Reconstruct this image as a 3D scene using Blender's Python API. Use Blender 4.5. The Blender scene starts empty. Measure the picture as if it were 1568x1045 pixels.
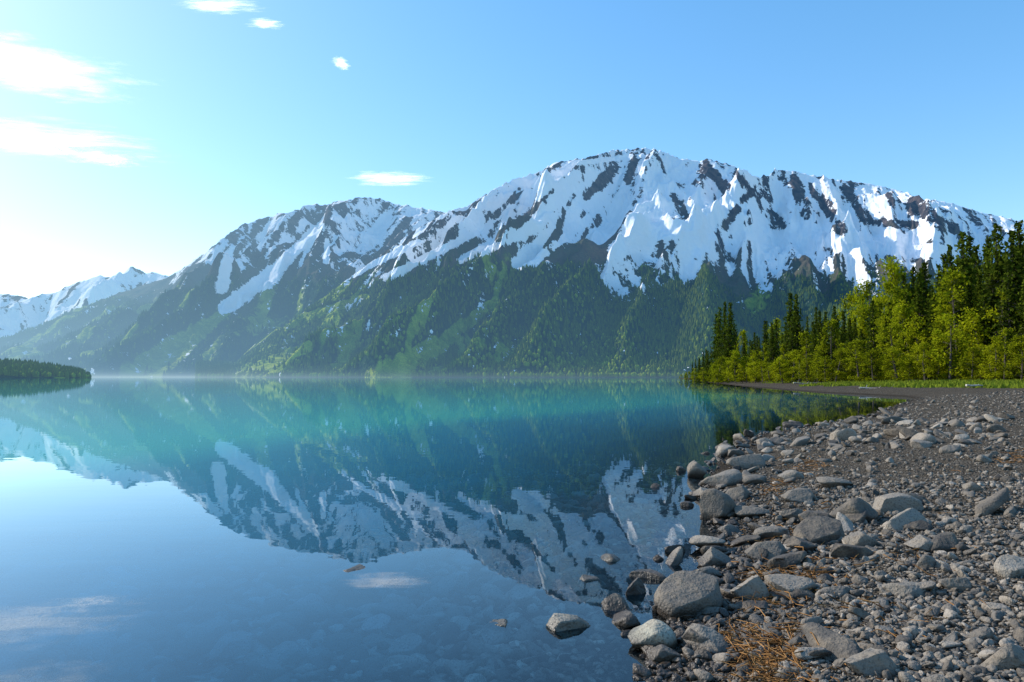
import bpy, bmesh, math, random
import numpy as np
from mathutils import Vector
random.seed(7); rng=np.random.default_rng(7)
F=1045.0; PIT=math.radians(3.0); C_,S_=math.cos(PIT),math.sin(PIT); CAMZ=1.6
scene=bpy.context.scene
COL=scene.collection

# ------------------------------------------------------------ numeric helpers
def tan_el(py):
    q=(522.5-np.asarray(py,float))/F
    return (q*C_+S_)/(C_-q*S_)
def tan_az(px,t): return (np.asarray(px,float)-784)/F*(C_+t*S_)
_perm={}
def _tab(seed):
    if seed not in _perm:
        r=np.random.default_rng(seed+1000); p=r.permutation(256); p=np.concatenate([p,p])
        an=r.random(256)*2*np.pi
        _perm[seed]=(p,np.cos(an),np.sin(an))
    return _perm[seed]
def perlin(x,y,seed=0):
    p,gx,gy=_tab(seed)
    x=np.asarray(x,float);y=np.asarray(y,float)
    xi=np.floor(x).astype(int);yi=np.floor(y).astype(int)
    xf=x-xi;yf=y-yi; xi&=255;yi&=255
    u=xf*xf*xf*(xf*(xf*6-15)+10);v=yf*yf*yf*(yf*(yf*6-15)+10)
    def g(ix,iy,dx,dy):
        h=p[p[ix&255]+(iy&255)]
        return gx[h]*dx+gy[h]*dy
    n00=g(xi,yi,xf,yf);n10=g(xi+1,yi,xf-1,yf);n01=g(xi,yi+1,xf,yf-1);n11=g(xi+1,yi+1,xf-1,yf-1)
    return ((n00*(1-u)+n10*u)*(1-v)+(n01*(1-u)+n11*u)*v)*1.5
def fbm(x,y,o=4,seed=0):
    s=0;a=1;t=0
    for i in range(o):
        s=s+a*perlin(x*2**i,y*2**i,seed+i);t+=a;a*=.5
    return s/t
def ridged(x,y,o=3,seed=0):
    s=0;a=1;t=0
    for i in range(o):
        s=s+a*(1-np.abs(perlin(x*2**i,y*2**i,seed+i))*1.6);t+=a;a*=.5
    return s/t
def sstep(a,b,x):
    t=np.clip((x-a)/(b-a),0,1);return t*t*(3-2*t)

def mesh_np(name,verts,faces,mats,attrs=None,smooth=True,matidx=None,link=True):
    me=bpy.data.meshes.new(name)
    verts=np.ascontiguousarray(verts,dtype=np.float32)
    if isinstance(faces,(list,tuple)): groups=[np.asarray(f) for f in faces if len(f)]
    else: groups=[faces]
    loops=np.concatenate([g.reshape(-1) for g in groups]).astype(np.int32)
    tot=np.concatenate([np.full(len(g),g.shape[1]) for g in groups]).astype(np.int32)
    start=np.concatenate([[0],np.cumsum(tot)[:-1]]).astype(np.int32)
    me.vertices.add(len(verts));me.vertices.foreach_set('co',verts.reshape(-1))
    me.loops.add(len(loops));me.loops.foreach_set('vertex_index',loops)
    me.polygons.add(len(tot));me.polygons.foreach_set('loop_start',start);me.polygons.foreach_set('loop_total',tot)
    me.polygons.foreach_set('use_smooth',np.full(len(tot),smooth))
    if not isinstance(mats,(list,tuple)): mats=[mats]
    for m in mats: me.materials.append(m)
    if matidx is not None: me.polygons.foreach_set('material_index',np.asarray(matidx,dtype=np.int32))
    me.update(calc_edges=True)
    if attrs:
        for k,v in attrs.items():
            at=me.attributes.new(k,'FLOAT','POINT');at.data.foreach_set('value',np.ascontiguousarray(v,dtype=np.float32).reshape(-1))
    if not link: return me
    ob=bpy.data.objects.new(name,me);COL.objects.link(ob);return ob
def grid_faces(nr,nc):
    i=np.arange(nr-1)[:,None]*nc+np.arange(nc-1)[None,:]
    return np.stack([i,i+1,i+nc+1,i+nc],-1).reshape(-1,4)

# ------------------------------------------------------------ node helpers
class NT:
    def __init__(s,name):
        s.m=bpy.data.materials.new(name);s.m.use_nodes=True;s.t=s.m.node_tree;s.t.nodes.clear()
        s.out=s.t.nodes.new('ShaderNodeOutputMaterial')
    def n(s,typ,ins=None,**kw):
        nd=s.t.nodes.new('ShaderNode'+typ)
        for k,v in kw.items(): setattr(nd,k,v)
        if ins:
            for k,v in ins.items(): s.set(nd.inputs[k],v)
        return nd
    def set(s,sock,v):
        if isinstance(v,bpy.types.NodeSocket): s.t.links.new(v,sock)
        elif isinstance(v,bpy.types.Node): s.t.links.new(v.outputs[0],sock)
        else:
            if isinstance(v,tuple) and len(v)==3 and sock.type=='RGBA': v=(*v,1)
            sock.default_value=v
    def math(s,op,a,b=0.0,c=None,clamp=False):
        nd=s.t.nodes.new('ShaderNodeMath');nd.operation=op;nd.use_clamp=clamp
        s.set(nd.inputs[0],a);s.set(nd.inputs[1],b)
        if c is not None:s.set(nd.inputs[2],c)
        return nd.outputs[0]
    def mix(s,f,a,b):
        nd=s.t.nodes.new('ShaderNodeMix');nd.data_type='RGBA'
        s.set(nd.inputs[0],f);s.set(nd.inputs[6],a);s.set(nd.inputs[7],b);return nd.outputs[2]
    def attr(s,name): return s.n('Attribute',attribute_name=name).outputs['Fac']
    def ramp(s,f,a,b,smooth=True):
        nd=s.t.nodes.new('ShaderNodeMapRange');nd.interpolation_type='SMOOTHSTEP' if smooth else 'LINEAR'
        s.set(nd.inputs[0],f);nd.inputs[1].default_value=a;nd.inputs[2].default_value=b;return nd.outputs[0]
    def noise(s,vec,scale,detail=4,rough=.55):
        nd=s.n('TexNoise',{'Scale':scale,'Detail':detail,'Roughness':rough})
        if vec is not None:s.set(nd.inputs['Vector'],vec)
        return nd.outputs[0]
    def pos(s): return s.n('NewGeometry').outputs['Position']
    def bump(s,h,strength,dist):
        return s.n('Bump',{'Height':h,'Strength':strength,'Distance':dist}).outputs[0]
    def surf(s,v): s.set(s.out.inputs['Surface'],v);return s.m
def bsdf(n,col,rough=.9,spec=.2,normal=None):
    b=n.n('BsdfPrincipled',{'Base Color':col,'Roughness':rough,'Specular IOR Level':spec})
    if normal is not None:n.set(b.inputs['Normal'],normal)
    return b.outputs[0]
def dbsdf(n,col,normal=None):
    b=n.n('BsdfDiffuse',{'Color':col})
    if normal is not None:n.set(b.inputs['Normal'],normal)
    return b.outputs[0]
def painted_haze(n,shader):
    """painted haze and mist of the lake valley, mixed in as emission: depends only on where the surface stands in the world"""
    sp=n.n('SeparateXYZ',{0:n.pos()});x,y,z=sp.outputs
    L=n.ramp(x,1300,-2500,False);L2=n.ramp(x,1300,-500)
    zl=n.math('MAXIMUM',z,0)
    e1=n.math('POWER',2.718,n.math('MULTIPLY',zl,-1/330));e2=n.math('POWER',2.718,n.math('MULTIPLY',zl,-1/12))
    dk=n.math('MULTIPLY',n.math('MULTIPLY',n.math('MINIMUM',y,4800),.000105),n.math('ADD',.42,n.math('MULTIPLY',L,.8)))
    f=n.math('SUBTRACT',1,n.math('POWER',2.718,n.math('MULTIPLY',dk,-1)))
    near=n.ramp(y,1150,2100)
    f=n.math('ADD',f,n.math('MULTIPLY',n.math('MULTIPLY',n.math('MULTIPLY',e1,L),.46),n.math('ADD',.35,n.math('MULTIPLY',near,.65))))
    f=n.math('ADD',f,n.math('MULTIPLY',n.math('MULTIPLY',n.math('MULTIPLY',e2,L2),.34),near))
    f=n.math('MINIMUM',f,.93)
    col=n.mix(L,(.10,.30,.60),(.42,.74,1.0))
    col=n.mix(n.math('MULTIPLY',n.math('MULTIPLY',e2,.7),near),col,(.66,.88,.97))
    em=n.n('Emission',{'Color':col,'Strength':.85})  # glow mixed over the surface stands in for haze and mist
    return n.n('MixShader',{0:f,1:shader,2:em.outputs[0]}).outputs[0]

# ------------------------------------------------------------ camera / light / sky
cd=bpy.data.cameras.new('camera');cam=bpy.data.objects.new('camera',cd);COL.objects.link(cam)
cam.location=(0,0,CAMZ);cam.rotation_euler=(math.radians(93),0,0)
cd.lens=24;cd.sensor_width=36;cd.clip_start=.05;cd.clip_end=60000;scene.camera=cam
AZ=math.radians(-62);EL=math.radians(33)
sd=Vector((math.sin(AZ)*math.cos(EL),math.cos(AZ)*math.cos(EL),math.sin(EL)))
sl=bpy.data.lights.new('sun','SUN');sl.energy=5.0;sl.angle=math.radians(.53);sl.color=(1,.93,.82)
so=bpy.data.objects.new('sun',sl);COL.objects.link(so);so.rotation_euler=sd.to_track_quat('Z','Y').to_euler()
w=bpy.data.worlds.new('World');scene.world=w;w.use_nodes=True
nt=w.node_tree;bg=nt.nodes['Background'];sk=nt.nodes.new('ShaderNodeTexSky')
sk.sky_type='NISHITA';sk.sun_disc=False;sk.sun_elevation=EL;sk.sun_rotation=AZ%(2*math.pi)
sk.air_density=1.0;sk.dust_density=.42;sk.ozone_density=3.0;sk.altitude=0
hs=nt.nodes.new('ShaderNodeHueSaturation');hs.inputs['Saturation'].default_value=1.3;hs.inputs['Value'].default_value=1.0
gm=nt.nodes.new('ShaderNodeGamma');gm.inputs[1].default_value=.77
mu=nt.nodes.new('ShaderNodeVectorMath');mu.operation='SCALE';mu.inputs['Scale'].default_value=2.4
nt.links.new(sk.outputs[0],hs.inputs['Color']);nt.links.new(hs.outputs[0],gm.inputs[0]);nt.links.new(gm.outputs[0],mu.inputs[0]);nt.links.new(mu.outputs[0],bg.inputs[0]);bg.inputs[1].default_value=.15
scene.view_settings.view_transform='Standard';scene.view_settings.look='None';scene.view_settings.exposure=0

# ------------------------------------------------------------ shoreline and ground height
def pix0(px,py,z=0.0):
    t=tan_el(py);y=(z-CAMZ)/t
    return float(tan_az(px,t)*y),float(y)
shore=[(-1500,-6000),(-400,-900),(-60,-120),(-12,-25),(-2.5,-6),(-.3,-1.5),(.35,1.2)]
shore+=[pix0(*p) for p in [(1000,1045),(1012,1000),(1040,960),(1088,912),(1082,870),(1108,832),(1088,790),(1082,752),(1100,708),(1150,668),(1250,651),(1330,636),(1385,616),(1402,611),(1380,607),(1250,601),(1130,591),(1080,585.3),(1052,581.2),(1037,579.9)]]
shore+=[(260,800),(900,1300),(6000,3000),(6000,-6000)]
shore=np.array(shore)
def sdist(x,y):
    x=np.asarray(x,float);y=np.asarray(y,float)
    d=np.full(x.shape,1e18);ins=np.zeros(x.shape,bool);n=len(shore)
    for i in range(n):
        ax,ay=shore[i];bx,by=shore[(i+1)%n];ex,ey=bx-ax,by-ay
        t=np.clip(((x-ax)*ex+(y-ay)*ey)/(ex*ex+ey*ey),0,1)
        d=np.minimum(d,(x-ax-t*ex)**2+(y-ay-t*ey)**2)
        if ay!=by:
            c=((ay>y)!=(by>y))&(x<(bx-ax)*(y-ay)/(by-ay)+ax);ins^=c
    d=np.sqrt(d);return np.where(ins,d,-d)
def ground_z(x,y,d=None):
    x=np.asarray(x,float);y=np.asarray(y,float)
    if d is None:d=sdist(x,y)
    d=d+.12*fbm(x*1.3,y*1.3,3,31)*np.clip(np.hypot(x,y)/5,0,1)
    land=1.35*(1-np.exp(-np.maximum(d,0)/11))+.05*fbm(x*.5,y*.5,3,33)*np.clip(d/2,0,1)+.02*fbm(x*3,y*3,3,34)*np.clip(d*2,0,1)
    dd=np.maximum(-d,0)
    wat=-.30*(1-np.exp(-dd/2.6))-.03*dd-.06*np.maximum(dd-9,0)
    wat=np.maximum(wat,-8)+.03*fbm(x*1.1,y*1.1,3,35)*np.clip(dd,0,1)
    return np.where(d>0,land,wat)
def place(px,py):
    z=0.0
    for _ in range(12):
        x,y=pix0(px,py,z);z=.5*z+.5*float(ground_z(np.array([x]),np.array([y]))[0])
    x,y=pix0(px,py,z);return x,y,z

# ------------------------------------------------------------ materials
n=NT('gravel_ground');P=n.pos()
v=n.n('TexVoronoi',{'Vector':P,'Scale':36.0})
nz=n.noise(P,3,3);nf=n.noise(P,70,2)
sep=n.n('SeparateColor',{0:v.outputs['Color']}).outputs[0]
c=n.mix(sep,(.055,.049,.043),(.27,.235,.19))
c=n.mix(n.math('MULTIPLY',n.ramp(nf,.35,.65),.5),c,(.10,.08,.058))
c=n.mix(n.math('MULTIPLY',n.ramp(nz,.42,.7),.6),c,(.115,.085,.056))
dark=n.ramp(v.outputs['Distance'],.25,.6)
c=n.mix(n.math('MULTIPLY',dark,.65),c,(.02,.017,.013))
h=n.math('ADD',n.math('SUBTRACT',1,v.outputs['Distance']),n.math('MULTIPLY',nf,.3))
z=n.n('SeparateXYZ',{0:P}).outputs[2]
wetf=n.math('MULTIPLY',n.ramp(z,.12,.02),n.ramp(z,-.06,-.01))
c=n.mix(n.math('MULTIPLY',wetf,.6),c,(.028,.023,.018))
gr=n.attr('grass')
gc=n.mix(nz,(.06,.08,.012),(.17,.21,.03))
gf=n.ramp(n.math('ADD',gr,n.math('MULTIPLY',n.math('SUBTRACT',nz,.5),1.2)),.4,.6)
c=n.mix(gf,c,gc)
GROUND=n.surf(dbsdf(n,c,n.bump(h,1.0,.026)))

def rock_mat(name,lo,hi,usetint):
    n=NT(name);P=n.pos();O=n.n('ObjectInfo').outputs['Random']
    t=n.attr('tint') if usetint else O
    c=n.mix(t,lo,hi)
    n1=n.noise(P,9,3,.65);n2=n.noise(P,60,2,.6)
    c=n.mix(n.math('MULTIPLY',n.ramp(n1,.4,.7),.5),c,(.25,.195,.135))
    c=n.mix(n.math('MULTIPLY',n.ramp(n2,.5,.7),.6),c,(.045,.036,.027))
    z=n.n('SeparateXYZ',{0:P}).outputs[2]
    wf=n.ramp(n.math('ADD',z,n.math('MULTIPLY',n1,.06)),.15,.055)
    wf=n.math('MULTIPLY',wf,n.ramp(z,-.04,0.0))
    c=n.mix(n.math('MULTIPLY',wf,.82),c,(.032,.020,.011))
    hh=n.math('ADD',n1,n.math('MULTIPLY',n2,.3))
    b=n.n('BsdfPrincipled',{'Base Color':c,'Roughness':n.math('SUBTRACT',.85,n.math('MULTIPLY',wf,.45)),'Specular IOR Level':.35,'Normal':n.bump(hh,.9,.035)})
    return n.surf(b.outputs[0])
ROCK=rock_mat('river_rock',(.05,.042,.035),(.28,.245,.20),False)
PEB=rock_mat('pebble_stone',(.03,.028,.026),(.42,.36,.29),True)

def mountain_mat(name):
    n=NT(name);P=n.pos()
    sn=n.attr('snow');md=n.attr('meadow');tr=n.attr('treeline')
    nf=n.noise(P,.022,4,.65);nt_=n.noise(P,.07,2,.7)
    rock=n.mix(n.ramp(nf,.3,.7),(.038,.04,.052),(.14,.11,.10))
    tund=n.mix(n.ramp(nf,.35,.65),(.11,.09,.065),(.055,.08,.04))
    rock=n.mix(n.attr('tundra'),rock,tund)
    forest=n.mix(n.ramp(nt_,.35,.65),(.011,.032,.024),(.032,.064,.028))
    mead=n.mix(n.ramp(nf,.35,.65),(.12,.19,.02),(.30,.35,.04))
    g=n.mix(n.ramp(n.math('ADD',md,n.math('MULTIPLY',n.math('SUBTRACT',nf,.5),.9)),.35,.6),forest,mead)
    c=n.mix(n.ramp(n.math('ADD',tr,n.math('MULTIPLY',n.math('SUBTRACT',nf,.5),.8)),.35,.65),rock,g)
    sf=n.ramp(n.math('ADD',sn,n.math('ADD',n.math('MULTIPLY',n.math('SUBTRACT',nf,.5),1.9),n.math('MULTIPLY',n.math('SUBTRACT',nt_,.5),1.3))),.12,.22)
    c=n.mix(sf,c,(.93,.93,.94))
    nrm=n.bump(n.math('MULTIPLY',nf,n.math('SUBTRACT',1,n.math('MULTIPLY',sf,.6))),.9,30)
    return n.surf(painted_haze(n,dbsdf(n,c,nrm)))
MTN=mountain_mat('mountain_surface')

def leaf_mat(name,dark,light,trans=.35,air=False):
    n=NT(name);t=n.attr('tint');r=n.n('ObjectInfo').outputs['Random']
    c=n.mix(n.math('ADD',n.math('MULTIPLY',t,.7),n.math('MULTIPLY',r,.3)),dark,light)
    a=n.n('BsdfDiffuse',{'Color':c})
    if air: return n.surf(painted_haze(n,a.outputs[0]))
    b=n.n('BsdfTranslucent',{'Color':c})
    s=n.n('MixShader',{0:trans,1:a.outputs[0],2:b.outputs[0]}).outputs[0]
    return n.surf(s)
SPR=leaf_mat('spruce_needles',(.005,.013,.004),(.10,.13,.010),.3)
BRC=leaf_mat('birch_leaves',(.022,.045,.004),(.42,.44,.012),.5)
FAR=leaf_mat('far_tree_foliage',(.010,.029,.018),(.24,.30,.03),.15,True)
GRS=leaf_mat('grass_blades',(.07,.10,.015),(.26,.32,.03),.4)
n=NT('bark');nb=n.noise(n.pos(),6,3);BARK=n.surf(dbsdf(n,n.mix(nb,(.05,.04,.03),(.16,.13,.11))))
n=NT('driftwood');nb=n.noise(n.pos(),5,4);DRIFT=n.surf(bsdf(n,n.mix(n.ramp(nb,.3,.7),(.28,.23,.18),(.55,.5,.43)),.8,.2,n.bump(nb,.5,.02)))
n=NT('dry_twigs');t=n.attr('tint');TWIG=n.surf(dbsdf(n,n.mix(t,(.08,.034,.012),(.40,.21,.08))))

# ------------------------------------------------------------ ground sheet (beach + lake bed)
ang=np.concatenate([np.linspace(-180,-44,40)[:-1],np.linspace(-44,46,560),np.linspace(46,180,40)[1:]])*np.pi/180
rad=np.concatenate([[.05,.3,.6,1.,1.5,2.,2.4],np.geomspace(2.7,5200,520)])
A,R=np.meshgrid(ang,rad);X=np.sin(A)*R;Y=np.cos(A)*R
D=sdist(X,Y);Z=ground_z(X,Y,D)
grass=np.clip((D-13)/6,0,1)*.9*(Y>40)
grass=np.maximum(grass,np.clip((D-30)/20,0,1))
ob=mesh_np('ground',np.stack([X,Y,Z],-1).reshape(-1,3),grid_faces(*X.shape),GROUND,{'grass':grass})
# ------------------------------------------------------------ lake water
ang=np.concatenate([np.linspace(-180,-44,30)[:-1],np.linspace(-44,46,240),np.linspace(46,180,30)[1:]])*np.pi/180
rad=np.concatenate([[.05,1.,2.],np.geomspace(2.7,16000,240)])
A,R=np.meshgrid(ang,rad);X=np.sin(A)*R;Y=np.cos(A)*R
dep=-ground_z(X,Y)
n=NT('lake_water');P=n.pos()
mp=n.n('Mapping',{'Vector':P,'Scale':(.5,1.6,1)}).outputs[0]
w1=n.noise(mp,1.2,2)
nrm=n.bump(w1,.05,.02)
dp=n.math('MAXIMUM',n.attr('depth'),0)
T=n.math('SUBTRACT',1,n.math('POWER',2.718,n.math('MULTIPLY',n.math('POWER',dp,2.4),-3.0)))
body=n.mix(n.ramp(dp,.35,.9),(.01,.34,.58),(.03,.45,.42))
bd=n.n('BsdfDiffuse',{'Color':body});tc=n.mix(n.ramp(dp,0,.42,False),(1,1,1),(.14,.56,.80))
tp=n.n('BsdfTransparent',{'Color':tc})
under=n.n('MixShader',{0:T,1:tp.outputs[0],2:bd.outputs[0]})
gl=n.n('BsdfGlossy',{'Color':(.96,.99,1.0),'Roughness':.01,'Normal':nrm})
fr=n.n('Fresnel',{'IOR':1.42,'Normal':nrm})
WATER=n.surf(n.n('MixShader',{0:fr.outputs[0],1:under.outputs[0],2:gl.outputs[0]}).outputs[0])
mesh_np('lake_water',np.stack([X,Y,X*0],-1).reshape(-1,3),grid_faces(*X.shape),WATER,{'depth':dep})

# ------------------------------------------------------------ mountains
def cone_forest(name,grid,mask,light,count,hmin,hmax,seed):
    r=np.random.default_rng(seed);nr,nc,_=grid.shape
    M=count*6
    i=r.random(M)*(nr-1.001);j=r.random(M)*(nc-1.001);i0=i.astype(int);j0=j.astype(int);fi=(i-i0)[:,None];fj=(j-j0)[:,None]
    keep=mask[i0,j0]>r.random(M);i0,j0,fi,fj=[q[keep][:count] for q in (i0,j0,fi,fj)]
    g=grid;p=(g[i0,j0]*(1-fj)+g[i0,j0+1]*fj)*(1-fi)+(g[i0+1,j0]*(1-fj)+g[i0+1,j0+1]*fj)*fi
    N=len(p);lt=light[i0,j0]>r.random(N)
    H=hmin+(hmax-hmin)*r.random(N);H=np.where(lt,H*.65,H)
    k=5;th=np.arange(k)*2*np.pi/k;ro=r.random((N,1))*6.28
    V=np.zeros((N,2*k+1,3))
    r0=np.where(lt,.28,.24)*H;r1=np.where(lt,.38,.15)*H;z1=np.where(lt,.6,.45)
    jit=.75+.5*r.random((N,k));jit2=.75+.5*r.random((N,k))
    V[:,:k,0]=np.cos(th+ro)*r0[:,None]*jit;V[:,:k,1]=np.sin(th+ro)*r0[:,None]*jit;V[:,:k,2]=-.08*H[:,None]
    V[:,k:2*k,0]=np.cos(th+ro+.6)*r1[:,None]*jit2;V[:,k:2*k,1]=np.sin(th+ro+.6)*r1[:,None]*jit2;V[:,k:2*k,2]=z1[:,None]*H[:,None]*(.85+.3*r.random((N,k)))
    V[:,2*k,2]=H
    V+=p[:,None,:]
    f=[]
    for q in range(k):
        f+=[(q,(q+1)%k,k+q),((q+1)%k,k+(q+1)%k,k+q),(k+q,k+(q+1)%k,2*k)]
    f=np.array(f);Fc=(f[None]+(np.arange(N)*(2*k+1))[:,None,None]).reshape(-1,3)
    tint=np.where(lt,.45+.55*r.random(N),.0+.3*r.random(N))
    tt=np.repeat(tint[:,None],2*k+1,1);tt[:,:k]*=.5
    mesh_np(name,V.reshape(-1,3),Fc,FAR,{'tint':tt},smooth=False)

def seg_mask(a,t,segs):
    m=np.zeros(a.shape)
    for (p0,p1,w0,w1) in segs:
        t0,t1=tan_el(p0[1]),tan_el(p1[1]);a0,a1=tan_az(p0[0],t0),tan_az(p1[0],t1)
        ex,ey=a1-a0,t1-t0;k=np.clip(((a-a0)*ex+(t-t0)*ey)/(ex*ex+ey*ey),0,1)
        d=np.hypot(a-a0-k*ex,t-t0-k*ey);wd=(w0*(1-k)+w1*k)/F
        m=np.maximum(m,np.clip(1.5-d/wd,0,1))
    return m
def make_mtn(name,sky,na,ns,y0,yr,p,seed,shear,snowline,treel,segs,snowsegs=(),rocksegs=(),spurs=(),rscale=1.,meadn=1.,nosnow=False,smax=1.3,taper=None,bmax=.5,rough=1.):
    sk_=np.array(sky,float);T=tan_el(sk_[:,1]);AA=tan_az(sk_[:,0],T)
    a=np.linspace(AA[0],AA[-1],na);Tt=np.interp(a,AA,T)
    kern=np.hanning(7);kern/=kern.sum();Tt=np.convolve(np.pad(Tt,3,mode='edge'),kern,'valid')
    y0v=np.interp(a,*zip(*y0)) if isinstance(y0,list) else np.full(na,float(y0))
    yrv=np.interp(a,*zip(*yr)) if isinstance(yr,list) else np.full(na,float(yr))
    s=np.linspace(0,smax,ns)[:,None]
    Am=np.broadcast_to(a,(ns,na));Sm=np.broadcast_to(s,(ns,na))
    Ym=y0v+Sm*(yrv-y0v);Xm=Am*Ym
    H=np.maximum(Tt*yrv,0)
    prof=np.where(Sm<=1,np.abs(Sm)**p,1-(Sm-1)*1.3)
    sh=np.interp(a,*zip(*shear))
    u=Am+sh*(1-Sm)+.02*fbm(Am*7,Sm*4,3,seed+50)
    big=ridged(u*4.2*rscale,Sm*.9,2,seed);rib=ridged(u*14*rscale,Sm*2.4,2,seed+5);fine=ridged(u*38*rscale,Sm*7,3,seed+9)
    iso=fbm(Xm/230,Ym/230,4,seed+14);iso2=fbm(Xm/90,Ym/90,3,seed+18)
    env=np.clip(Sm*2.4,0,1)*(1-.6*sstep(.75,1.,Sm))*rough
    Hs=H*.75+.25*H.max()
    h=H*prof+env*Hs*(.20*(big-.6)+.115*(rib-.6)+.055*(fine-.6)+.045*iso+.014*iso2)
    wob=.012*fbm(Am*9,Sm*5,3,seed+60)
    for (q0,s0,q1,s1,wd,am) in spurs:
        a0,a1=(q0-784)/F,(q1-784)/F
        k=np.clip((s0-Sm)/(s0-s1),-.25,1.25);ac=a0+(a1-a0)*k+wob
        edge=sstep(-.25,.0,k)*(1-sstep(.9,1.25,k))
        h=h+am*np.clip(1-np.abs(Am-ac)/(wd/F*(.6+.8*np.clip(k,0,1))),0,1)**1.2*edge
    h=h+sstep(.85,1,Sm)*Hs*.012*fbm(Am*50*rscale,Sm*6,3,seed+21)
    if not nosnow:
        h=np.where(Sm<.02,np.minimum(h,2),h);h=np.maximum(h,-3+Sm*150)
    tm=(h/Ym)[Sm[:,0]<=1.02].max(0);ratio=np.clip(Tt,1e-3,None)/np.maximum(tm,1e-3)
    k=np.hanning(17);k/=k.sum();ratio=np.convolve(np.pad(ratio,8,mode='edge'),k,'valid')
    h=h*np.clip(ratio,.3,1.6);h[0]=-4
    h=h+CAMZ*Sm
    if taper is not None: h=h*np.clip(taper(a),0,1)-6*(1-np.clip(taper(a),0,1))
    t=h/Ym
    sl=np.interp(a,*zip(*snowline))
    n1=fbm(u*85*rscale,Sm*9,4,seed+30);n2=fbm(u*24*rscale,Sm*3.2,3,seed+34);n3=fbm(Xm/75,Ym/75,4,seed+37)
    base=(h-sl)/(.20*H.max());base=np.where(base<0,base*1.5,base);base=np.clip(base,-3,bmax)
    base-=.24*sstep(.7,.97,Sm)
    snow=base+1.6*n1+.85*n2+.85*(.62-rib)+.7*(.6-fine)+.8*n3
    for pp in snowsegs: snow=np.maximum(snow,1.6*seg_mask(Am+.006*n2,t,[pp])-.3+.7*n1+.4*n3)
    brk=np.clip(.9+2.4*n1+1.8*n3,0,1.5)
    for pp in rocksegs: snow=snow-1.2*brk*seg_mask(Am+.010*n2+.008*n1,t,[pp])
    if nosnow: snow=snow*0-2
    tl=(treel-h)/(.14*H.max())+.5+.7*n2
    tund=np.clip(1-(h-treel)/(.28*H.max())+n1,0,1)
    m2=ridged(u*11*rscale,Sm*1.5,2,seed+40)
    pat=fbm(u*16,Sm*7,4,seed+44)
    mead=np.clip((m2-.68)*4,0,1)*sstep(.02,.08,Sm)*meadn*sstep(.25,-.05,Am)
    mead=np.maximum(mead*.85,np.clip((pat-.18)*4,0,.8)*sstep(.5,0.,Am)*meadn)
    mead=np.maximum(mead,seg_mask(Am+.006*n2,t,segs)*(.95+n1))
    co=np.stack([Xm,Ym,h],-1)
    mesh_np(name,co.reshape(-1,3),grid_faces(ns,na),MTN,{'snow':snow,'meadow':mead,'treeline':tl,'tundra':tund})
    return co,snow,mead,tl,t,Am,Sm,n2

A_sky=[(300,577),(345,570),(430,505),(520,437),(600,378),(640,350),(690,322),(712,318),(740,300),(780,277),(820,266),(850,249),(868,247),(900,241),(935,232),(950,230),(985,227),(1002,229),(1015,232),(1040,243),(1070,247),(1085,244),(1100,248),(1135,258),(1160,272),(1172,270),(1190,261),(1210,261),(1240,268),(1280,275),(1330,282),(1370,290),(1410,303),(1450,310),(1500,325),(1568,340),(1700,370),(1950,440)]
co,snow,mead,tl,t,Am,Sm,n2=make_mtn('mountain',A_sky,1300,430,[(-.5,1900),(-.2,1600),(1.2,1500)],[(-.5,2300),(-.25,2700),(0,3600),(.2,4000),(1.2,4300)],1.22,3,[(-.5,.2),(0,.3),(.12,.2),(.25,.03),(.45,-.1),(1.2,-.14)],[(-.5,330),(-.2,400),(0,490),(.2,440),(.4,440),(.6,500),(1.2,560)],390,
  [((755,462),(660,535),6,15),((660,535),(585,577),15,24),((560,455),(430,500),5,10),((470,530),(370,577),8,18),((1170,440),(1155,465),12,16)],
  snowsegs=[((880,268),(815,345),9,14),((815,345),(705,398),14,5),((850,345),(795,402),5,10),((905,330),(815,400),5,8),((1000,340),(945,385),26,14),((1150,285),(1050,350),9,16),((1050,350),(985,350),14,18),((1000,265),(1000,330),12,22),((1120,345),(1180,375),9,9),((1200,360),(1400,385),12,10),((1400,385),(1560,375),9,9),((1170,310),(1260,360),7,12),((640,370),(530,425),4,5),((750,345),(590,425),5,6),((860,252),(985,238),3,4)],
  rocksegs=[((850,295),(770,365),5,9),((880,300),(840,380),5,8),((915,335),(885,375),7,5),((940,255),(900,300),6,9),((1035,300),(1050,330),6,9),((1080,255),(1110,290),7,9),((1215,275),(1235,330),7,9),((1245,285),(1290,350),6,10),((1160,285),(1110,345),5,9),((1290,290),(1330,335),6,8),((1400,315),(1460,350),12,9),((975,240),(965,275),6,9),((1330,340),(1400,345),5,7),((1165,300),(1195,345),8,12),((730,370),(690,395),6,8),((1130,265),(1145,285),6,6),((800,290),(760,330),4,6)],
  spurs=[(1190,1.0,1040,.5,46,150),(935,.98,790,.45,44,130),(1270,.97,1330,.5,40,110),(800,.95,640,.35,40,110),(1400,.95,1450,.5,42,100),(1000,.9,960,.5,30,70),(810,.45,590,.06,40,125),(960,.45,830,.08,38,120),(1090,.45,1080,.08,38,100),(700,.55,470,.1,34,100),(1240,.45,1300,.1,40,100),(880,.4,720,.06,24,70),(1020,.42,960,.08,24,70)],bmax=.76)
mk=(np.clip(tl,0,1)>.5)*(1-np.clip(mead*1.5,0,.95))*(snow<.1)*(Sm<1.0)*(Sm>.004)
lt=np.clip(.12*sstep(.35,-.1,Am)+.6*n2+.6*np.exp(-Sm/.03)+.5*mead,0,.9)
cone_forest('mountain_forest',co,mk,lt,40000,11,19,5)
B_sky=[(-500,577),(-300,560),(-150,540),(0,520),(60,500),(100,480),(180,450),(260,424),(310,390),(345,362),(370,345),(400,336),(430,326),(448,325),(470,314),(490,315),(520,308),(560,302),(590,308),(620,315),(680,325),(760,345),(900,430)]
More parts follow.
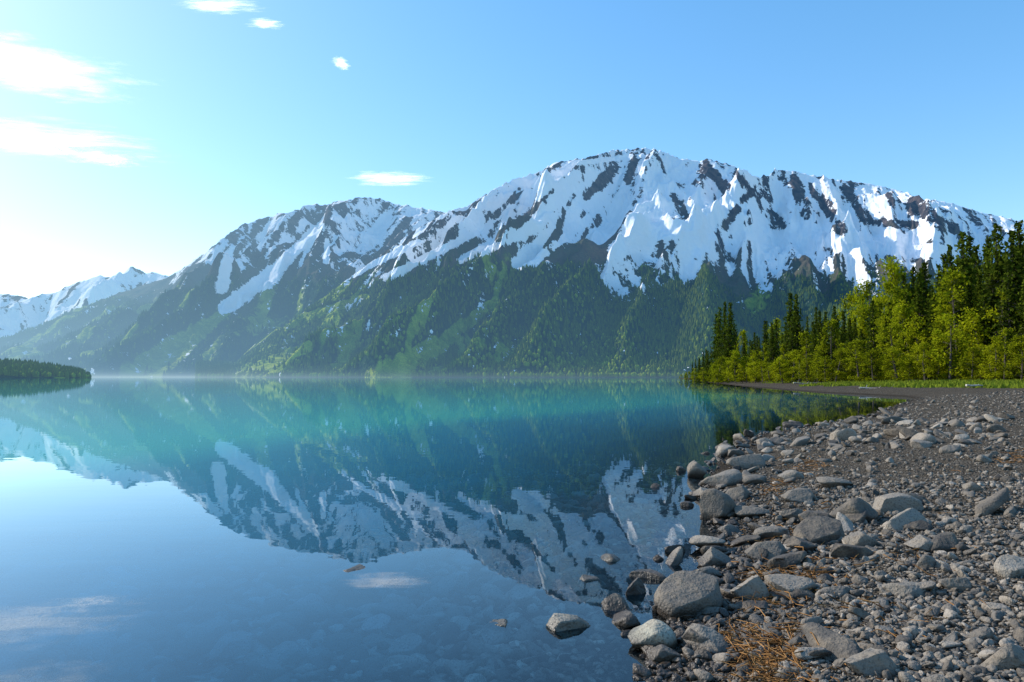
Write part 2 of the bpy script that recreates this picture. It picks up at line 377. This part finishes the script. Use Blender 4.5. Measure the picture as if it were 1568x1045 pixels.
co,snow,mead,tl,t,Am,Sm,n2=make_mtn('mountain',B_sky,800,330,2300,[(-1.2,3300),(-.5,4800),(.2,5200)],1.2,77,[(-1.2,.25),(0,.25),(.2,.2)],[(-1.2,800),(-.45,660),(0,700)],480,
  [((345,480),(210,577),8,28),((60,515),(20,550),5,10)],[((490,345),(410,430),5,12),((420,420),(345,470),12,9),((590,335),(575,360),10,14),((350,400),(340,440),8,10),((500,370),(500,400),4,5)],
  spurs=[(470,.97,330,.4,40,150),(570,.97,450,.45,36,130),(380,.95,200,.2,40,120),(650,.9,560,.5,30,100),(330,.4,180,.05,36,90)],bmax=.48)
mk=(np.clip(tl,0,1)>.5)*(1-np.clip(mead*1.6,0,1))*(snow<.1)*(Sm<1.0)*(Sm>.004)
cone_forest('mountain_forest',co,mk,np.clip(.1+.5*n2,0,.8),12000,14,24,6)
C_sky=[(-500,425),(-250,450),(-100,440),(0,450),(60,456),(100,440),(150,422),(165,424),(200,413),(230,416),(260,424),(330,440),(420,470),(520,520)]
make_mtn('mountain',C_sky,420,140,7500,9500,1.1,140,[(-2,.1),(1,.1)],[(-2,300),(1,300)],150,[],spurs=[(200,1,120,.4,30,260),(60,1,-20,.4,30,200)],bmax=.7)
L_sky=[(-600,530),(-300,540),(-100,550),(0,556),(50,559),(100,567),(130,572.5),(150,575.5)]
co,snow,mead,tl,t,Am,Sm,n2=make_mtn('wooded_headland',L_sky,260,60,[(-1.4,800),(-.75,950),(-.6,1080)],[(-1.4,1200),(-.75,1200),(-.6,1180)],.7,200,[(-2,.0),(1,.0)],[(-2,9000),(1,9000)],900,[],nosnow=True,taper=lambda a:(-.603-a)/.03,rough=.35)
cone_forest('headland_forest',co,(Sm<1.25)*(co[...,2]>.3)*(Am>-1.3)*1.,np.full(Sm.shape,.2),6000,5,12,8)

# ------------------------------------------------------------ clouds
n=NT('cloud_vapour');oc=n.n('TexCoord').outputs['Object']
ln=n.n('VectorMath',{0:n.n('Mapping',{'Vector':oc,'Scale':(1,1,0)}).outputs[0]},operation='LENGTH').outputs['Value']
r=n.n('ObjectInfo').outputs['Random']
off=n.n('VectorMath',{0:oc,1:n.n('CombineXYZ',{0:n.math('MULTIPLY',r,40),1:n.math('MULTIPLY',r,17)}).outputs[0]},operation='ADD').outputs[0]
nz=n.noise(n.n('Mapping',{'Vector':off,'Scale':(1.0,1.9,1)}).outputs[0],1.7,8,.68)
al=n.math('MULTIPLY',n.ramp(n.math('SUBTRACT',n.math('ADD',n.math('MULTIPLY',nz,1.6),.06),ln),.02,.85),.95)
df=n.n('BsdfTranslucent',{'Color':(.97,.97,.97)});em=n.n('Emission',{'Color':(1,1,1),'Strength':.45})  # emission added to whiten the clouds beyond what the sun gives them
ad=n.n('AddShader',{0:df.outputs[0],1:em.outputs[0]});tr=n.n('BsdfTransparent')
CLOUD=n.surf(n.n('MixShader',{0:al,1:tr.outputs[0],2:ad.outputs[0]}).outputs[0])
def cloud(px,py,wd,ht,rot=0):
    t=float(tan_el(py));a=float(tan_az(px,t));alt=2500.;y=alt/t
    sx=wd/F*y*.85;sy=ht/F*y*y/alt*.85
    g=np.linspace(-1,1,24);gx,gy=np.meshgrid(g,g)
    ob=mesh_np('cloud',np.stack([gx,gy,.0*gx],-1).reshape(-1,3),grid_faces(24,24),CLOUD)
    ob.location=(a*y,y,alt);ob.scale=(sx,sy,1);ob.rotation_euler=(0,0,rot)
for c_ in [(45,105,230,85,.25),(65,215,240,55,.2),(165,244,66,22,0),(598,274,90,19,0),(522,97,20,18,0),(335,8,95,22,0),(405,36,44,14,0)]: cloud(*c_)

# ------------------------------------------------------------ rocks
def ico(sub):
    bm=bmesh.new();bmesh.ops.create_icosphere(bm,subdivisions=sub,radius=1)
    v=np.array([q.co[:] for q in bm.verts]);f=np.array([[q.index for q in fc.verts] for fc in bm.faces]);bm.free();return v,f
def rock_shape(sub,r,npl=14,amp=.06):
    v,f=ico(sub);v=v.copy()
    for _ in range(npl):
        nn=r.normal(size=3);nn/=np.linalg.norm(nn);d=.42+.33*r.random();k=v@nn;m=k>d
        v[m]-=np.outer(k[m]-d,nn)*.96
    if amp>0:
        o=r.random(3)*50
        nz=fbm(v[:,0]*1.6+o[0]+v[:,2],v[:,1]*1.6+o[1]-v[:,2],3,3)
        v*=(1+amp*2*nz)[:,None]
    v-=(v.max(0)+v.min(0))/2
    v/=np.abs(v).max(0);return v,f
shapes=[rock_shape(4,rng,12,.07) for _ in range(14)]
rock_me=[mesh_np('rock_shape',v,f,ROCK,link=False) for v,f in shapes]
hand=[(1055,948,104,56),(1147,922,58,38),(945,936,48,20),(972,911,34,20),(990,887,62,9),(1017,1017,50,22),(1075,997,60,26),(1095,870,52,26),(1083,845,52,20),
(1175,861,62,28),(1100,797,58,44),(1067,731,28,24),(1105,745,62,20),(1140,719,56,22),(1255,836,74,34),(1232,847,60,18),(1305,802,70,38),(1385,813,66,28),(1370,786,64,25),
(1320,842,46,24),(1303,857,64,18),(1420,846,62,20),(1275,749,48,15),(1225,771,52,18),(1180,827,52,18),(1212,921,62,17),(1385,916,55,18),(1460,906,42,18),(1552,884,52,26),
(1330,1037,78,34),(1540,1032,72,38),(1422,872,36,20),(1155,938,54,12),(1490,753,26,14),(1250,805,50,18),(1215,800,40,16),(1150,795,50,16),(1128,768,40,20),(1155,742,40,14),(1210,735,36,14),
(1400,775,36,18),(1032,846,30,10),(1003,747,14,5),(1085,765,46,14),(1120,820,40,14),(1548,790,26,12),(1545,740,20,10),(1108,690,24,12),(1125,700,26,12),(960,948,30,8),(1090,945,40,12),(1042,722,16,7),(1052,776,20,7),(1010,858,20,6)]
def add_rock(px,py,wd,ht,i,name='rock',sink=.22):
    x,y,z=place(px,py)
    if z<0: x,y=pix0(px,py,0.0);z=float(ground_z(np.array([x]),np.array([y]))[0])
    w_=wd/F*y;h_=ht/F*y*1.1
    me=rock_me[i%len(rock_me)];o=bpy.data.objects.new(name,me);COL.objects.link(o)
    dy=w_*.38;yy=y+dy*.8;xx=x*yy/y;zz=float(ground_z(np.array([xx]),np.array([yy]))[0])
    if zz<-.01:   # standing in the shallows: tall enough to break the surface
        top=h_*.9;hz=(top-zz)/2*1.05;o.location=(xx,yy,(top+zz)/2)
    else:
        hz=h_*.62;o.location=(xx,yy,min(zz,z+.05)+h_*.62*(1-2*sink)*.8)
    o.scale=(w_*.52,dy,hz);o.rotation_euler=(random.uniform(-.12,.12),random.uniform(-.15,.15),random.uniform(-.35,.35)+random.choice((0,math.pi)))
for i,(px,py,a_,b_) in enumerate(hand): add_rock(px,py,a_,b_,i*5+1)
SUB=rock_mat('lakebed_rock',(.34,.32,.25),(.60,.55,.44),False)
sub_me=[mesh_np('lakebed_rock_shape',v,f,SUB,link=False) for v,f in shapes[:5]]
for i,(px,py,a_) in enumerate([(540,915,82),(725,865,60),(655,945,44),(318,985,62),(868,970,62),(1000,985,66),(575,975,40),(465,940,60),(350,1005,70),(905,905,40),(930,870,40),(800,925,40),(200,1020,60),(760,985,44),(820,890,36),(440,1015,50),(620,1010,46),(880,850,40),(700,900,34)]):
    x,y,z=place(px,py+4);w_=a_/F*y
    o=bpy.data.objects.new('flat_rock',sub_me[i%5]);COL.objects.link(o)
    o.scale=(w_*.55,w_*.5,.08);o.rotation_euler=(0,0,random.uniform(-.5,.5))
    o.location=(x,y,(-.068 if i==0 else z+.07))

def scatter(name,P,sz,flat,sub,mat,seed,nsh=8,sink=.15,tadd=0.):
    r=np.random.default_rng(seed);sh=[rock_shape(sub,r,8,.04 if sub>1 else 0) for _ in range(nsh)]
    N=len(P);V=[];Fc=[];tn=[];b=0
    idx=r.integers(0,nsh,N)
    for s_ in range(nsh):
        m=idx==s_;k=m.sum()
        if k==0:continue
        v,f=sh[s_];th=r.random(k)*6.28;tilt=r.normal(size=(k,2))*.25
        sx=sz[m]*(.8+.5*r.random(k));sy=sz[m]*(.55+.4*r.random(k));sc=sz[m]*flat*(.6+.7*r.random(k))
        q=v[None]*np.stack([sx,sy,sc],-1)[:,None,:]
        x=q[...,0]*np.cos(th)[:,None]-q[...,1]*np.sin(th)[:,None];y=q[...,0]*np.sin(th)[:,None]+q[...,1]*np.cos(th)[:,None]
        z=q[...,2]+x*tilt[:,0:1]+y*tilt[:,1:2]
        p=P[m];W=np.stack([x+p[:,0:1],y+p[:,1:2],z+p[:,2:3]+(sc*(1-2*sink))[:,None]*.7],-1)
        V.append(W.reshape(-1,3));Fc.append((f[None]+(np.arange(k)*len(v))[:,None,None]).reshape(-1,3)+b);b+=k*len(v)
        tn.append(np.repeat(np.clip(r.beta(1.3,2.7,k)+tadd,0,1),len(v)))
    return mesh_np(name,np.concatenate(V),np.concatenate(Fc),mat,{'tint':np.concatenate(tn)})
def sample(nn,rmin,rmax,a0,a1,seed):
    r=np.random.default_rng(seed);rr=np.exp(r.uniform(np.log(rmin),np.log(rmax),nn));aa=np.radians(r.uniform(a0,a1,nn))
    x=np.sin(aa)*rr;y=np.cos(aa)*rr;d=sdist(x,y);return x,y,d,rr,r
x,y,d,rr,r=sample(34000,2.6,10,8,44,11);m=d>-.1
x,y,d,rr=x[m],y[m],d[m],rr[m];P=np.stack([x,y,ground_z(x,y,d)],-1)
sz=np.clip(.009*np.exp(r.normal(size=len(x))*.6),.005,.048)*(1+.05*rr)
scatter('gravel_pebbles',P,sz,.6,2,PEB,12)
x,y,d,rr,r=sample(22000,9,60,6,44,13);m=(d>-.2)&(d<25)
x,y,d,rr=x[m],y[m],d[m],rr[m];P=np.stack([x,y,ground_z(x,y,d)],-1)
sz=np.clip(.0085*np.exp(r.normal(size=len(x))*.6),.006,.055)*(1+.05*rr)
scatter('gravel_pebbles',P,sz,.55,1,PEB,14)
BEDP=rock_mat('lakebed_pebble',(.015,.015,.015),(.9,.82,.62),True)
x,y,d,rr,r=sample(12000,3.2,14,-42,22,15);m=(d<-.05)&(d>-9)
x,y,d,rr=x[m],y[m],d[m],rr[m];P=np.stack([x,y,ground_z(x,y,d)],-1)
sz=np.clip(.027*np.exp(r.normal(size=len(x))*.6),.012,.13)*(1+.05*rr);sz=np.minimum(sz,np.maximum(.01,-P[:,2]*.7))
scatter('lakebed_pebbles',P,sz,.5,2,BEDP,16,tadd=.0)
x,y,d,rr,r=sample(3000,4,32,8,42,17)
pr=np.exp(-((d-.5)/.9)**2)*.2+np.exp(-((rr-18)/5)**2)*(d<3.0+.12*rr)*.6
m=(d>-.6)&(r.random(len(x))<pr);x,y,d,rr=x[m],y[m],d[m],rr[m];P=np.stack([x,y,ground_z(x,y,d)],-1)
sz=np.clip(.045*np.exp(r.normal(size=len(x))*.5),.02,.15)*(1+.05*rr)*np.where(rr>12,1.1,1)
scatter('shore_stones',P,sz,.5,3,PEB,18,tadd=.03)

# ------------------------------------------------------------ trees
def tube(p0,p1,r0,r1,k=6):
    p0=np.array(p0,float);p1=np.array(p1,float);d=p1-p0;d/=np.linalg.norm(d)+1e-9
    a=np.cross(d,[0,0,1.]) if abs(d[2])<.9 else np.cross(d,[1.,0,0]);a/=np.linalg.norm(a);b=np.cross(d,a)
    th=np.arange(k)*2*np.pi/k;ring=np.cos(th)[:,None]*a+np.sin(th)[:,None]*b
    v=np.concatenate([p0+ring*r0,p1+ring*r1]);f=np.array([[i,(i+1)%k,k+(i+1)%k,k+i] for i in range(k)]);return v,f
def leafquads(c,size,r,updown=1.0):
    N=len(c);a=r.normal(size=(N,3));a/=np.linalg.norm(a,axis=1)[:,None];b=r.normal(size=(N,3));b-=(a*b).sum(1)[:,None]*a;b/=np.linalg.norm(b,axis=1)[:,None]
    a*=size[:,None]*.5*(1+.5*r.random((N,1)));b*=size[:,None]*.5
    return np.stack([c-a,c-b*.9,c+a,c+b*.9],1)
def build_tree(name,tubes,quads,tint,leafm):
    V=[];Fq=[];mi=[];b=0;tn=[]
    for v,f in tubes: V.append(v);Fq.append(f+b);b+=len(v);mi+=[0]*len(f);tn.append(np.zeros(len(v)))
    N=len(quads);V.append(quads.reshape(-1,3));Fq.append(np.arange(N*4).reshape(-1,4)+b);mi+=[1]*N;tn.append(np.repeat(tint,4))
    return mesh_np(name,np.concatenate(V),np.concatenate(Fq),[BARK,leafm],{'tint':np.concatenate(tn)},smooth=False,matidx=mi,link=False)
def spruce(seed):
    r=np.random.default_rng(seed);H=10.;tubes=[tube((0,0,-.3),(0,0,5),.16,.09),tube((0,0,5),(0,0,9.9),.09,.01)];C=[];S=[];T=[]
    z=.5
    while z<9.85:
        R=1.75*(1-z/10.2)**.85*(.75+.45*r.random())+.05;nb=int(6+3*r.random());
        for _ in range(nb):
            an=r.random()*6.28;L=R*(.55+.6*r.random());nn=max(2,int(L/.12));q=np.linspace(.12,1,nn)
            dr=.25+.2*r.random()
            pts=np.stack([np.cos(an)*L*q,np.sin(an)*L*q,z-dr*L*q+.15*L*q**3],-1)+r.normal(size=(nn,3))*.05
            pts=np.repeat(pts,2,0)+r.normal(size=(nn*2,3))*np.array([.07,.07,.07])
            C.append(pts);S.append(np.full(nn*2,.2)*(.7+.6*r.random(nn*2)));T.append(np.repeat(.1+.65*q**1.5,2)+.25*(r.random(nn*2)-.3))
            if L>.7: tubes.append(tube((0,0,z),pts[-1],.025,.005,3))
        z+=.18+.12*r.random()
    C=np.concatenate(C);S=np.concatenate(S);T=np.clip(np.concatenate(T),0,1)
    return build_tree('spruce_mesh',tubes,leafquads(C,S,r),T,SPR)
def birch(seed,wide=1.):
    r=np.random.default_rng(seed);tubes=[];C=[];S=[];T=[];ntr=1+int(r.random()*2.5)
    for k in range(ntr):
        bx,by=(r.normal(size=2)*.5 if ntr>1 else (0,0));tx,ty=bx*1.9+r.normal()*.3,by*1.9+r.normal()*.3;Ht=10*(1-.22*k)
        mid=np.array([(bx+tx)/2+r.normal()*.15,(by+ty)/2+r.normal()*.15,Ht*.5])
        tubes+=[tube((bx,by,-.3),mid,.15,.09),tube(mid,(tx,ty,Ht*.95),.09,.015)]
        for j in range(int(32)):
            zf=.07+.92*r.random()**.85;zz=Ht*zf;ax=np.array([bx+(tx-bx)*zf,by+(ty-by)*zf])
            Rr=wide*1.75*math.sin(math.pi*min(1,max(.12,(zf*.86+.12))))**.7*(.45+.65*r.random())
            an=r.random()*6.28;c=np.array([ax[0]+math.cos(an)*Rr,ax[1]+math.sin(an)*Rr,zz])
            tubes.append(tube((ax[0],ax[1],max(.1,zz-.7)),c,.035,.008,4))
            nq=int(50+45*r.random());g=r.normal(size=(nq,3))*np.array([.36,.36,.38])*(.6+.6*r.random())
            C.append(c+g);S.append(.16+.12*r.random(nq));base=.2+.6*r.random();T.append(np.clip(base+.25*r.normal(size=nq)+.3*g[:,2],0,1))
    C=np.concatenate(C);C[:,2]=np.maximum(C[:,2],.1)
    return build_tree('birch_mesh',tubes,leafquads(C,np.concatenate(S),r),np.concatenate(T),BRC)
SP=[spruce(i+1) for i in range(5)];BI=[birch(i+20) for i in range(6)]
Dp=[(1040,345),(1060,240),(1090,170),(1150,130),(1250,98),(1400,80),(1568,66),(1760,54),(2000,42)]
Tp=[(1040,572),(1060,555),(1080,532),(1100,508),(1150,500),(1200,488),(1250,476),(1300,460),(1350,434),(1400,410),(1450,390),(1500,368),(1568,352),(1760,320),(2000,280)]
Di=lambda p:float(np.interp(p,*zip(*Dp)));Ti=lambda p:float(np.interp(p,*zip(*Tp)))
def add_tree(px,dist,top,kind,sx=1.):
    a=(px-784)/F;x=a*dist;y=dist;z=float(ground_z(np.array([x]),np.array([y]))[0])
    h=max(1.5,float(tan_el(top))*dist+CAMZ-z)
    me=random.choice(SP if kind=='s' else BI);o=bpy.data.objects.new('spruce_tree' if kind=='s' else ('birch_tree' if h>3.2 else 'shrub'),me);COL.objects.link(o)
    s=h/10;wv=sx*random.uniform(.85,1.15);
    o.scale=(s*wv,s*wv,s);o.location=(x,y,z);o.rotation_euler=(0,0,random.random()*6.28)
px=1042.
while px<1720:                       # front row: low bushy broadleaf trees
    D0=Di(px);tp=577-(577-Ti(px))*random.uniform(.2,.55);add_tree(px,D0*random.uniform(.97,1.03),tp,'b',1.5)
    px+=random.uniform(7,14)*(1+ (px-1040)/500)
px=1050.
while px<1720:
    D0=Di(px)*1.1;tp=577-(577-Ti(px))*random.uniform(.5,.9);add_tree(px,D0,tp,'b' if random.random()<.35 else 's',1.0)
    px+=random.uniform(9,15)*(1+(px-1040)/600)
for k_,mul in enumerate((1.2,1.35,1.55)):
    px=1060.+k_*5
    while px<1740:
        tp=577-(577-Ti(px))*random.uniform(.72,1.08);add_tree(px,Di(px)*mul,tp,'s' if random.random()<.9 else 'b',.8)
        px+=random.uniform(10,17)*(1+(px-1040)/700)
for p_,t_ in [(1103,470),(1111,462),(1119,463),(1098,480),(1212,447),(1221,450),(1480,352),(1532,342),(1556,350)]: add_tree(p_,Di(p_)*1.14,t_,'s',.9)

r=np.random.default_rng(55)
pp=r.uniform(1045,1620,9000);dd=np.array([Di(q) for q in pp])*r.uniform(.80,1.02,9000);x=(pp-784)/F*dd;y=dd
d=sdist(x,y);m=(d>6+5*fbm(x*.12,y*.12,2,60));x,y=x[m],y[m];z=ground_z(x,y)
N=len(x);hh=r.uniform(.12,.42,N);an=r.random(N)*6.28;wd=.16
dx=np.cos(an)*wd;dy=np.sin(an)*wd
V=np.stack([np.stack([x-dx,y-dy,z-.02],-1),np.stack([x+dx,y+dy,z-.02],-1),np.stack([x+r.normal(size=N)*.08,y+r.normal(size=N)*.08,z+hh],-1)],1).reshape(-1,3)
mesh_np('grass',V,np.arange(N*3).reshape(-1,3),GRS,{'tint':np.repeat(r.random(N),3)},smooth=False)

# ------------------------------------------------------------ driftwood logs
def log(px,py,L,rad_,rot,name='driftwood_log'):
    x,y,z=place(px,py);V=[];Fq=[];b=0;pts=[np.array([(i/7-.5)*L,.06*L*math.sin(i*.9)*.5,.01*L*math.cos(i*1.3)]) for i in range(8)]
    parts=[(pts[i],pts[i+1],rad_*(1-.08*i),rad_*(1-.08*(i+1)),8) for i in range(7)]
    for q in (1,3,5): parts.append((pts[q],pts[q]+np.array([.05*L,random.uniform(-.12,.12)*L,.08*L]),rad_*.4,rad_*.1,5))
    parts.append((pts[0]-np.array([.01*L,0,0]),pts[0],rad_*.2,rad_,8))
    for p in parts:
        v,f=tube(*p);V.append(v);Fq.append(f+b);b+=len(v)
    o=mesh_np(name,np.concatenate(V),np.concatenate(Fq),DRIFT);o.location=(x,y,z+rad_*.8);o.rotation_euler=(0,0,rot)
for a_ in [(1240,577.8,9,.16,.5),(1275,579,7,.14,.2),(1160,578.5,9,.17,.9),(1330,581,6,.12,.3),(1492,592,1.5,.10,.1),(1420,584,4,.09,-.3),(1240,588,5,.1,.15),(1350,596,4,.09,-.4)]: log(*a_)

# ------------------------------------------------------------ dry twigs and reeds
r=np.random.default_rng(91);V=[];Fq=[];tn=[];b=0
for (cx,cy,sx_,sy_,cnt) in [(1185,985,60,45,230),(1160,1010,40,25,110),(1235,880,34,20,120),(1175,870,30,12,70),(1190,750,25,12,60),(1230,720,40,12,70),(1560,735,30,10,50),(1200,1030,60,18,100),(1130,960,30,10,50),(1195,905,44,14,90),(1300,900,200,120,160),(1200,800,60,50,120)]:
    for _ in range(cnt):
        qx=cx+r.normal()*sx_*.55;qy=min(max(cy+r.normal()*sy_*.55,640),1120)
        t_=float(tan_el(qy));Y_=-(CAMZ-.12)/t_;X_=float(tan_az(qx,t_))*Y_
        an=r.random()*6.28;L=r.uniform(.04,.17)*(1+.04*Y_);rd=r.uniform(.0012,.0035)*(1+.05*Y_)
        d_=np.array([math.cos(an),math.sin(an),r.normal()*.15]);V0=np.array([X_,Y_,0.])
        m_=V0+d_*L*.5+r.normal(size=3)*L*.12;e_=V0+d_*L
        zz=float(ground_z(np.array([X_]),np.array([Y_]))[0]);up=r.uniform(.008,.035)
        if zz<.01: continue
        for a2,b2 in ((V0,m_),(m_,e_)):
            v,f=tube(a2+[0,0,zz+up],b2+[0,0,zz+up],rd,rd*.8,4);V.append(v);Fq.append(f+b);b+=len(v);tn.append(np.full(len(v),r.random()))
mesh_np('dry_twigs',np.concatenate(V),np.concatenate(Fq),TWIG,{'tint':np.concatenate(tn)})
print('done')
